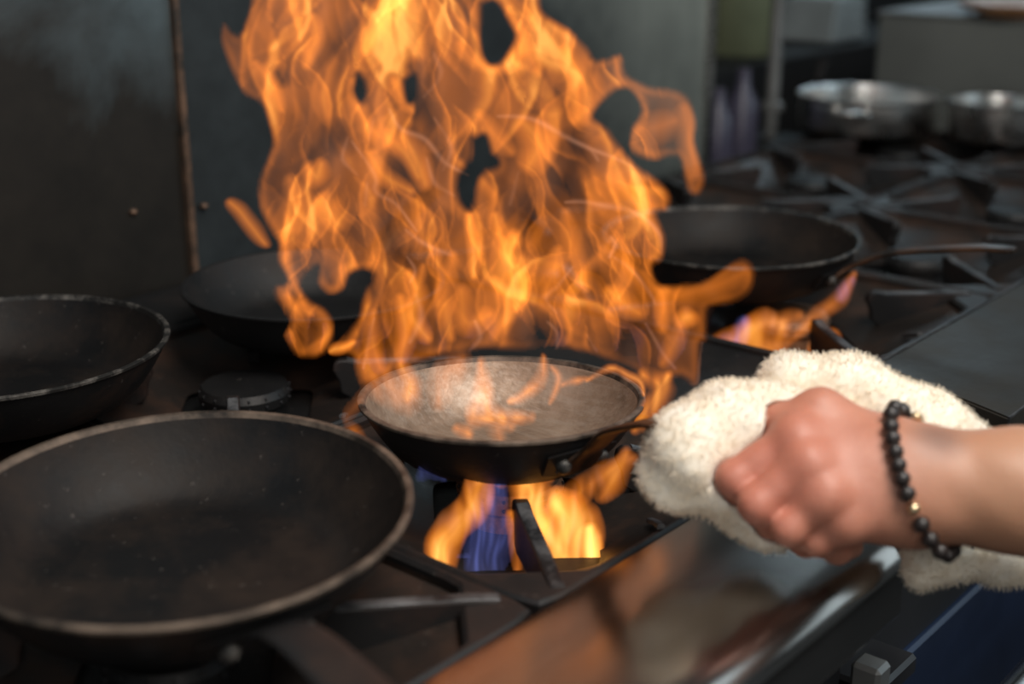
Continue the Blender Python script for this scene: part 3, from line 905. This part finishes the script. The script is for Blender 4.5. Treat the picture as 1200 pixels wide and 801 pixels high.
DIM = [([(480, 80), (492, 100), (488, 128)], 16, .6), ([(405, 60), (418, 50), (424, 25)], 15, .5), ([(500, 120), (506, 140)], 12, .5), ([(640, 90), (652, 110)], 20, .5), ([(625, 75), (612, 92)], 14, .5),
       ([(390, 152), (402, 170)], 15, .55), ([(676, 165), (690, 190)], 18, .7), ([(345, 72), (356, 90)], 12, .4), ([(325, 85), (331, 95)], 9, .7), ([(448, 265), (470, 300)], 18, .6), ([(430, 325), (440, 345)], 14, .6),
       ([(600, 245), (620, 255)], 22, .6), ([(515, 375), (520, 400)], 16, .6), ([(620, 395), (640, 410)], 22, .55), ([(555, 385), (552, 402)], 12, .5), ([(380, 310), (388, 328)], 12, .6), ([(725, 395), (745, 400)], 20, .6),
       ([(350, 305), (360, 320)], 14, .5), ([(775, 155), (790, 150)], 14, .35), ([(350, 385), (368, 382)], 17, .4), ([(700, 320), (712, 330)], 13, .45), ([(660, 215), (668, 232)], 14, .4), ([(690, 300), (700, 270)], 10, .3), ([(460, 200), (470, 215)], 12, .4)]
BRIGHT = [([(366, 20), (372, 45), (362, 75)], 9, .5), ([(428, 62), (450, 20), (470, -10)], 7, .55), ([(425, 60), (432, 40)], 9, .4), ([(300, 75), (322, 105), (328, 130)], 7, .35), ([(412, 95), (420, 125), (436, 150), (470, 175), (490, 205)], 9, .45),
          ([(458, 95), (466, 110), (482, 130)], 8, .45), ([(360, 195), (372, 205), (376, 190)], 11, .6), ([(436, 180), (450, 205), (482, 222)], 9, .5), ([(472, 160), (490, 190), (500, 215)], 12, .5), ([(540, 50), (552, 70), (580, 78), (600, 82)], 8, .35),
          ([(596, 10), (612, 50), (628, 85)], 8, .35), ([(660, 60), (684, 95), (690, 120), (680, 138)], 15, .5), ([(614, 145), (632, 170), (622, 195)], 17, .55), ([(560, 135), (580, 160), (600, 180)], 10, .4), ([(715, 212), (740, 222), (764, 240)], 12, .35),
          ([(552, 250), (556, 290), (554, 325)], 7, .7), ([(580, 250), (590, 290), (600, 310)], 7, .6), ([(602, 276), (604, 282)], 8, .7), ([(606, 310), (612, 335), (602, 362)], 7, .45), ([(478, 320), (490, 345), (484, 370), (500, 395)], 11, .6), ([(538, 340), (545, 375), (570, 370)], 12, .45),
          ([(470, 350), (476, 385), (470, 420)], 9, .5), ([(530, 300), (520, 345), (530, 395)], 9, .35), ([(578, 330), (592, 365), (580, 395)], 9, .35), ([(655, 290), (650, 320), (640, 345)], 9, .4), ([(660, 250), (676, 300), (690, 335)], 9, .35), ([(716, 340), (736, 360), (748, 368)], 10, .5),
          ([(766, 310), (780, 345), (775, 385)], 11, .35), ([(795, 345), (840, 335), (872, 318)], 15, .3), ([(800, 125), (806, 160), (814, 205)], 12, .28), ([(750, 155), (770, 150), (790, 140)], 14, .3), ([(440, 370), (436, 400), (445, 430)], 9, .4), ([(333, 345), (352, 360), (365, 366)], 6, .3),
          ([(337, 300), (335, 320), (350, 345)], 6, .35), ([(340, 210), (352, 240), (346, 270)], 11, .3), ([(380, 235), (396, 262)], 12, .5), ([(775, 425), (790, 400), (800, 380)], 9, .3), ([(490, 335), (496, 310)], 5, .4)]
PINK = [([(455, 128), (470, 152), (500, 165), (522, 190), (548, 205)], 3.2, .8), ([(415, 165), (440, 205), (440, 225), (465, 240), (490, 270)], 3, .7), ([(500, 185), (512, 215), (535, 230)], 3, .6), ([(582, 135), (620, 138), (660, 158), (700, 178), (745, 200)], 3.4, .9),
        ([(660, 160), (690, 172), (700, 190)], 3, .6), ([(476, 270), (500, 285), (528, 300)], 3, .7), ([(410, 160), (402, 185), (418, 205)], 3, .5), ([(510, 60), (520, 90), (498, 115)], 3.5, .4), ([(660, 238), (700, 240), (745, 250), (772, 275), (776, 300)], 3.4, .7),
        ([(720, 300), (740, 320), (764, 345), (768, 355)], 3.2, .6), ([(652, 370), (640, 350), (656, 335), (672, 310)], 2.6, .5), ([(715, 300), (722, 285), (716, 275)], 3, .9), ([(790, 440), (814, 450), (818, 425), (822, 400)], 2.4, .8), ([(755, 380), (772, 410), (790, 430)], 2.6, .5),
        ([(476, 300), (486, 315), (480, 330)], 2.5, .7), ([(608, 205), (596, 240)], 3, .3), ([(430, 215), (425, 240)], 2.6, .4), ([(488, 345), (494, 370), (480, 400)], 4, .6), ([(555, 375), (562, 395), (550, 412)], 3, .6), ([(640, 380), (652, 395), (648, 420)], 2.4, .5), ([(424, 430), (432, 395), (440, 375)], 2.6, .5),
        ([(520, 200), (528, 170), (512, 140)], 2.6, .4), ([(440, 140), (436, 165)], 2.4, .4), ([(690, 395), (700, 420), (690, 440)], 2.6, .3)]


def strokes_field(L, X, Y, prof=1.5):
    acc = np.zeros(X.shape)
    for P, w, s in L:
        Q = spline(P, 5); n = len(Q); W = [w * (.35 + .65 * math.sin(math.pi * (i + .6) / (n + .2)) ** .7) for i in range(n)]
        d = chain_d([tuple(q) for q in Q], [max(1.2, v * 1.6) for v in W], X, Y)
        v = s * np.clip(d, 0, 1) ** prof
        acc = acc + v - np.minimum(acc, v) * .6
    return acc


def warp(X, Y, seed, a, s):
    return (X + a * perlin(X / s + seed * 1.3, Y / (s * 1.5) + .7, seed), Y + a * perlin(X / s + 4.1, Y / (s * 1.5) + seed * 2.1, seed + 2))


OUT = [tuple(p) for p in spline(OUT + OUT[:1], 3)]
HOLES = [[tuple(p) for p in spline(h + h[:1], 4)] for h in HOLES]


def silhouette(X, Y):
    sd = poly_sd(OUT, X, Y)
    for h in HOLES: sd = np.minimum(sd, -poly_sd(h, X, Y))
    return sd


def tongues(X, Y, seed, count, wlo, whi, llo, lhi, ylo=-150, yhi=450):
    """many translucent licks rising with the gas: faint skin, one glowing fold edge, drawn to a point"""
    rs = np.random.RandomState(seed); acc = np.zeros(X.shape); x_0, y_0 = X[0, 0], Y[0, 0]; st = X[0, 1] - X[0, 0]
    H, Wd = X.shape
    for _ in range(count):
        x = rs.uniform(285, 800); y = rs.uniform(ylo, yhi); Lg = rs.uniform(llo, lhi); w0 = rs.uniform(wlo, whi); ph = rs.rand() * 6.28; P = []
        lean = (520 - x) / 900 + rs.randn() * .22
        n = 9; a_amp = rs.uniform(.25, .75)
        for i in range(n):
            ang = -math.pi / 2 + lean + a_amp * math.sin(ph + i * .75)
            P.append((x, y)); x += math.cos(ang) * Lg / n; y += math.sin(ang) * Lg / n
        Wt = [w0 * (math.sin(math.pi * min(1, (i + .5) / n) ** .75) ** .8 * .95 + .05) for i in range(n)]
        xs_ = [p[0] for p in P]; ys_ = [p[1] for p in P]
        i0 = max(0, int((min(xs_) - whi - x_0) / st)); i1 = min(Wd, int((max(xs_) + whi - x_0) / st) + 2)
        j0 = max(0, int((min(ys_) - whi - y_0) / st)); j1 = min(H, int((max(ys_) + whi - y_0) / st) + 2)
        if i1 - i0 < 3 or j1 - j0 < 3: continue
        Xs, Ys = X[j0:j1, i0:i1], Y[j0:j1, i0:i1]
        best = np.full(Xs.shape, 9.0); tt = np.zeros(Xs.shape); sg = np.zeros(Xs.shape)
        for i in range(n - 1):
            (ax, ay), (bx, by) = P[i], P[i + 1]; ex, ey = bx - ax, by - ay; LL = ex * ex + ey * ey + 1e-9
            t = np.clip(((Xs - ax) * ex + (Ys - ay) * ey) / LL, 0, 1); wv = Wt[i] + (Wt[i + 1] - Wt[i]) * t
            d = np.hypot(Xs - ax - t * ex, Ys - ay - t * ey) / wv
            m_ = d < best; best = np.where(m_, d, best); tt = np.where(m_, (i + t) / (n - 1), tt)
            sg = np.where(m_, np.sign((Xs - ax) * ey - (Ys - ay) * ex), sg)
        side = 1 if rs.rand() < .5 else -1
        skin = sstep(1.0, .70, best)
        fold = np.exp(-((best - .70) / .26) ** 2) * np.where(sg * side > 0, 1.0, .18)
        core = np.exp(-(best / .5) ** 2) * rs.uniform(0, .5)
        fade = np.clip(np.sin(np.pi * np.clip(tt * .96 + .02, 0, 1)), 0, 1) ** .6
        acc[j0:j1, i0:i1] += rs.uniform(.5, 1.0) * fade * skin * (.20 + .55 * fold + .35 * core)
    return acc


def body_field(seed, gain, n_t, wlo, whi, llo, lhi, basev, part):
    def f(X, Y):
        x1, y1 = warp(X, Y, seed, 4, 60)
        sd = silhouette(x1, y1)
        edge = sstep(-3, 10 + 7 * (seed % 2), sd)
        x2, y2 = warp(X, Y, seed + 4, 26, 110)
        big = perlin(x2 / 70 + 2, y2 / 120 + seed, seed + 8); med = perlin(x2 / 30 + seed, y2 / 85 + 5, seed + 5)
        x3, y3 = warp(X, Y, seed + 7, 9, 55)
        tg = tongues(x3, y3, seed, n_t, wlo, whi, llo, lhi) if False else tongues(X, Y, seed, n_t, wlo, whi, llo, lhi)
        rim = np.exp(-((sd - 7) / 5.5) ** 2)
        I = basev + .02 + .27 * big + .17 * med + .92 * tg + .18 * rim
        I = np.clip(I, 0, 3); I = I * (.55 + .55 * np.clip(I, 0, 1.3))
        dim = strokes_field(DIM, x1, y1, .7)
        I = np.clip(I, .06, 2) * (1 - .9 * np.clip(dim * 1.3, 0, 1)) * edge
        low = sstep(345, 430, Y)
        I = I * (1 - .30 * low)
        pk = np.clip(perlin(x2 / 30 + 3, y2 / 70 + seed, seed + 9) - .2, 0, 1) * .2 * edge * part
        return I * gain, pk * gain, 0 * I
    return f


def lick_field(X, Y):
    x1, y1 = warp(X, Y, 3, 5, 60)
    sd = silhouette(x1, y1); edge = sstep(-1, 9, sd)
    I = strokes_field(BRIGHT, x1, y1, 1.0) * edge
    pk = strokes_field(PINK, x1, y1, 1.3)
    pk = pk * (.55 + .6 * np.clip(perlin(X / 30, Y / 30, 5) + .4, 0, 1))
    low = tongues(X, Y, 77, 70, 5, 12, 45, 110, 250, 440) * sstep(-2, 8, sd)
    bl = .05 * sstep(350, 400, Y) * (1 - sstep(430, 470, Y)) * np.clip(perlin(X / 18, Y / 40, 2) + .2, 0, 1) * edge
    return 1.05 * I + .42 * low, pk * .46 * np.clip(edge + .2, 0, 1), bl


# licks that reach down into the pan and out of its sides
TONGUE = [([(430, 415), (440, 440), (470, 462), (478, 470)], 18, .34), ([(470, 425), (484, 450), (480, 468)], 9, .55), ([(512, 470), (525, 440), (540, 418)], 16, .22), ([(566, 425), (566, 455), (570, 478), (590, 490), (620, 486)], 11, .42), ([(560, 470), (556, 488), (575, 492)], 9, .45),
          ([(600, 470), (628, 450), (636, 420)], 7, .38), ([(535, 500), (550, 505)], 8, .4), ([(590, 488), (600, 500)], 8, .35), ([(575, 490), (588, 515)], 9, .25), ([(645, 430), (655, 445), (645, 470)], 5, .25), ([(690, 445), (720, 430), (745, 445), (752, 462)], 4, .45), ([(660, 452), (690, 442)], 4, .3),
          ([(752, 440), (775, 452), (768, 475), (752, 500)], 13, .45), ([(785, 440), (765, 470), (745, 505)], 9, .5), ([(430, 455), (418, 470), (408, 495)], 7, .10), ([(412, 505), (420, 515)], 9, .28)]
WISP = [([(268, 236), (284, 250), (300, 272), (311, 286)], 9, .42), ([(390, 412), (402, 404), (414, 398)], 5, .65)]


def tongue_field(X, Y):
    x1, y1 = warp(X, Y, 5, 5, 30)
    I = strokes_field(TONGUE, x1, y1, 1.25) * (.85 + .6 * perlin(x1 / 12, y1 / 30, 4)).clip(.3, 2) * 1.45 
    return I * 1.05, .25 * strokes_field([t for t in TONGUE if t[1] < 8], x1, y1, 2), 0 * I


flame = tag(empty('flame', (0, 0, .945)), 'tall orange blaze leaping from the small pan', 'flame')
fo = (0, 0, .945)
fire_sheet('flame_tongue', flame, fo, body_field(0,   .62, 72, 22, 44, 110, 230, .17, .5), 248, 900, -232, 470, 2.2, WP + .045, .022, 1)
fire_sheet('flame_tongue', flame, fo, body_field(3, .56, 156, 11, 26, 70, 170, .09, .8), 248, 900, -232, 470, 2.0, WP + .005, .022, 4)
fire_sheet('flame_tongue', flame, fo, lick_field, 248, 900, -232, 475, 1.6, WP - .035, .016, 6, .03)
fire_sheet('flame_tongue', flame, fo, tongue_field, 196, 830, -20, 540, 1.6, WP - .02, .010, 8, .03)


for wsp in WISP:
    (wx0, wy0), (wx1, wy1) = np.min(wsp[0], 0), np.max(wsp[0], 0)
    fire_sheet('flame_tongue', flame, fo, lambda X, Y: (strokes_field([wsp], *warp(X, Y, 5, 5, 30), 1.2) * 1.3, 0 * X, 0 * X), wx0 - 26, wx1 + 26, wy0 - 26, wy1 + 26, 1.6, WP - .02, .010, 8, .03)
# burner under the small pan
def burner_field(main, fillp, blue, tex_seed):
    def f(X, Y):
        x1, y1 = warp(X, Y, tex_seed, 4, 26)
        I = strokes_field(main, x1, y1, .85); x2, y2 = warp(X, Y, tex_seed + 1, 10, 40)
        t = .8 + .5 * perlin(x2 / 13, y2 / 45, tex_seed)
        bl = strokes_field(blue, x1, y1, 1.0) * (.6 + .9 * np.clip(perlin(x2 / 6, y2 / 30, tex_seed + 3) + .3, 0, 1))
        return I * t * fillp, .3 * I * np.clip(perlin(x2 / 9, y2 / 24, 5), 0, 1), bl
    return f

BF1 = [([(508, 668), (514, 640), (530, 616), (552, 596), (562, 570), (562, 545)], 14, 1.15), ([(520, 668), (522, 640), (538, 615)], 13, 1.1), ([(606, 672), (602, 640), (598, 600)], 6, .6),
       ([(632, 690), (640, 650), (634, 615), (624, 585), (614, 562)], 20, 1.5), ([(655, 682), (666, 650), (668, 615), (652, 592)], 26, 1.5), ([(688, 672), (692, 645), (688, 618)], 11, 1.8),
       ([(620, 635), (655, 596), (695, 565), (742, 536)], 12, .55), ([(706, 584), (722, 560), (735, 530)], 10, .6), ([(585, 562), (605, 552), (640, 560)], 12, .5)]
BB1 = [([(556, 672), (562, 640), (574, 600), (582, 570)], 15, .42), ([(576, 675), (583, 640), (590, 610)], 12, .30), ([(530, 672), (545, 655)], 9, .25), ([(520, 560), (500, 548), (492, 560)], 9, .14)]
bc1 = np.array([G['front'][0], G['front'][1], .885])
w1_ = float((bc1 - CAM) @ FH)
bf = tag(empty('burner_flame', tuple(bc1)), 'orange and blue gas flame under the small pan', 'flame')
fire_sheet('flame_tongue', bf, tuple(bc1), burner_field(BF1[:3] + BF1[6:8], 1.0, BB1[:2], 2), 480, 770, 500, 710, 1.5, w1_ - .088, .003, 2, .03)
fire_sheet('flame_tongue', bf, tuple(bc1), burner_field(BF1[3:6] + BF1[8:], 1.15, BB1[2:], 6), 480, 770, 500, 710, 1.5, w1_ - .070, .004, 5, .03)

BF2 = [([(838, 425), (842, 408), (862, 396), (880, 385)], 12, .7), ([(868, 428), (880, 405), (888, 385), (905, 376)], 15, 1.1), ([(898, 428), (905, 405), (915, 380)], 14, .9), ([(925, 400), (950, 375), (985, 350), (1000, 322)], 7, .55), ([(955, 410), (968, 402), (974, 396)], 10, 1.4), ([(905, 378), (935, 368)], 8, .5), ([(800, 374), (808, 370)], 9, 1.0)]
BB2 = [([(860, 420), (868, 395), (872, 375)], 9, .5), ([(840, 412), (858, 398)], 10, .35), ([(985, 350), (998, 328)], 6, .3)]
bc2_ = np.array([R2X, R2Y, .885]); w2_ = float((bc2_ - CAM) @ FH)
bg = tag(empty('burner_flame', tuple(bc2_)), 'orange gas flame under the long-handled pan right of the fire', 'flame')
fire_sheet('flame_tongue', bg, tuple(bc2_), burner_field(BF2, .9, BB2, 9), 780, 1020, 310, 440, 1.5, w2_ - .085, .003, 9, .03)

# ------------------------------------------------------------------ light
w = bpy.data.worlds.new('kitchen'); scene.world = w; w.use_nodes = True
bgn = w.node_tree.nodes['Background']; bgn.inputs[0].default_value = (.80, .93, 1.0, 1); bgn.inputs[1].default_value = .07

def area(name, loc, target, size, power, col, sy=None):
    l = bpy.data.lights.new(name, 'AREA'); l.energy = power; l.color = col; l.size = size
    if sy: l.shape = 'RECTANGLE'; l.size_y = sy
    o = bpy.data.objects.new(name, l); COL.objects.link(o); o.location = loc
    o.rotation_euler = (Vector(target) - Vector(loc)).to_track_quat('-Z', 'Y').to_euler(); return o
area('hood_light', (-.15, -.75, 2.25), (0, -.2, .9), .7, 26, (1, .95, .88))
area('right_window_light', (1.9, -1.5, 2.0), (1.0, .2, .9), 1.7, 14, (.72, .90, 1.0))
area('towel_fill', (-1.1, -1.3, 1.75), (.1, -.15, .95), .9, 6.5, (1, .96, .9))  # soft frontal fill, added to brighten the dark lower part of the towel
area('far_window_light', (3.2, 1.6, 2.0), (1.0, .2, .9), 1.0, 42, (.66, .87, 1.0))
area('cool_fill', (-1.5, .1, 2.1), (-.2, .1, .95), .5, 2.2, (.65, .85, 1.0))

# ------------------------------------------------------------------ camera
cd = bpy.data.cameras.new('camera'); co = bpy.data.objects.new('camera', cd); COL.objects.link(co)
cd.sensor_width = 36; cd.lens = 36 * FPX / 1200; cd.clip_start = .02; cd.clip_end = 60
mw = Matrix.Identity(4)
for i in range(3):
    mw[i][0] = RT[i]; mw[i][1] = UP[i]; mw[i][2] = -FW[i]; mw[i][3] = CAM[i]
co.matrix_world = mw
cd.dof.use_dof = True; cd.dof.focus_distance = 1.0; cd.dof.aperture_fstop = 3.2
scene.camera = co
scene.view_settings.view_transform = 'Standard'
scene.view_settings.look = 'None'
scene.cycles.transparent_max_bounces = 24
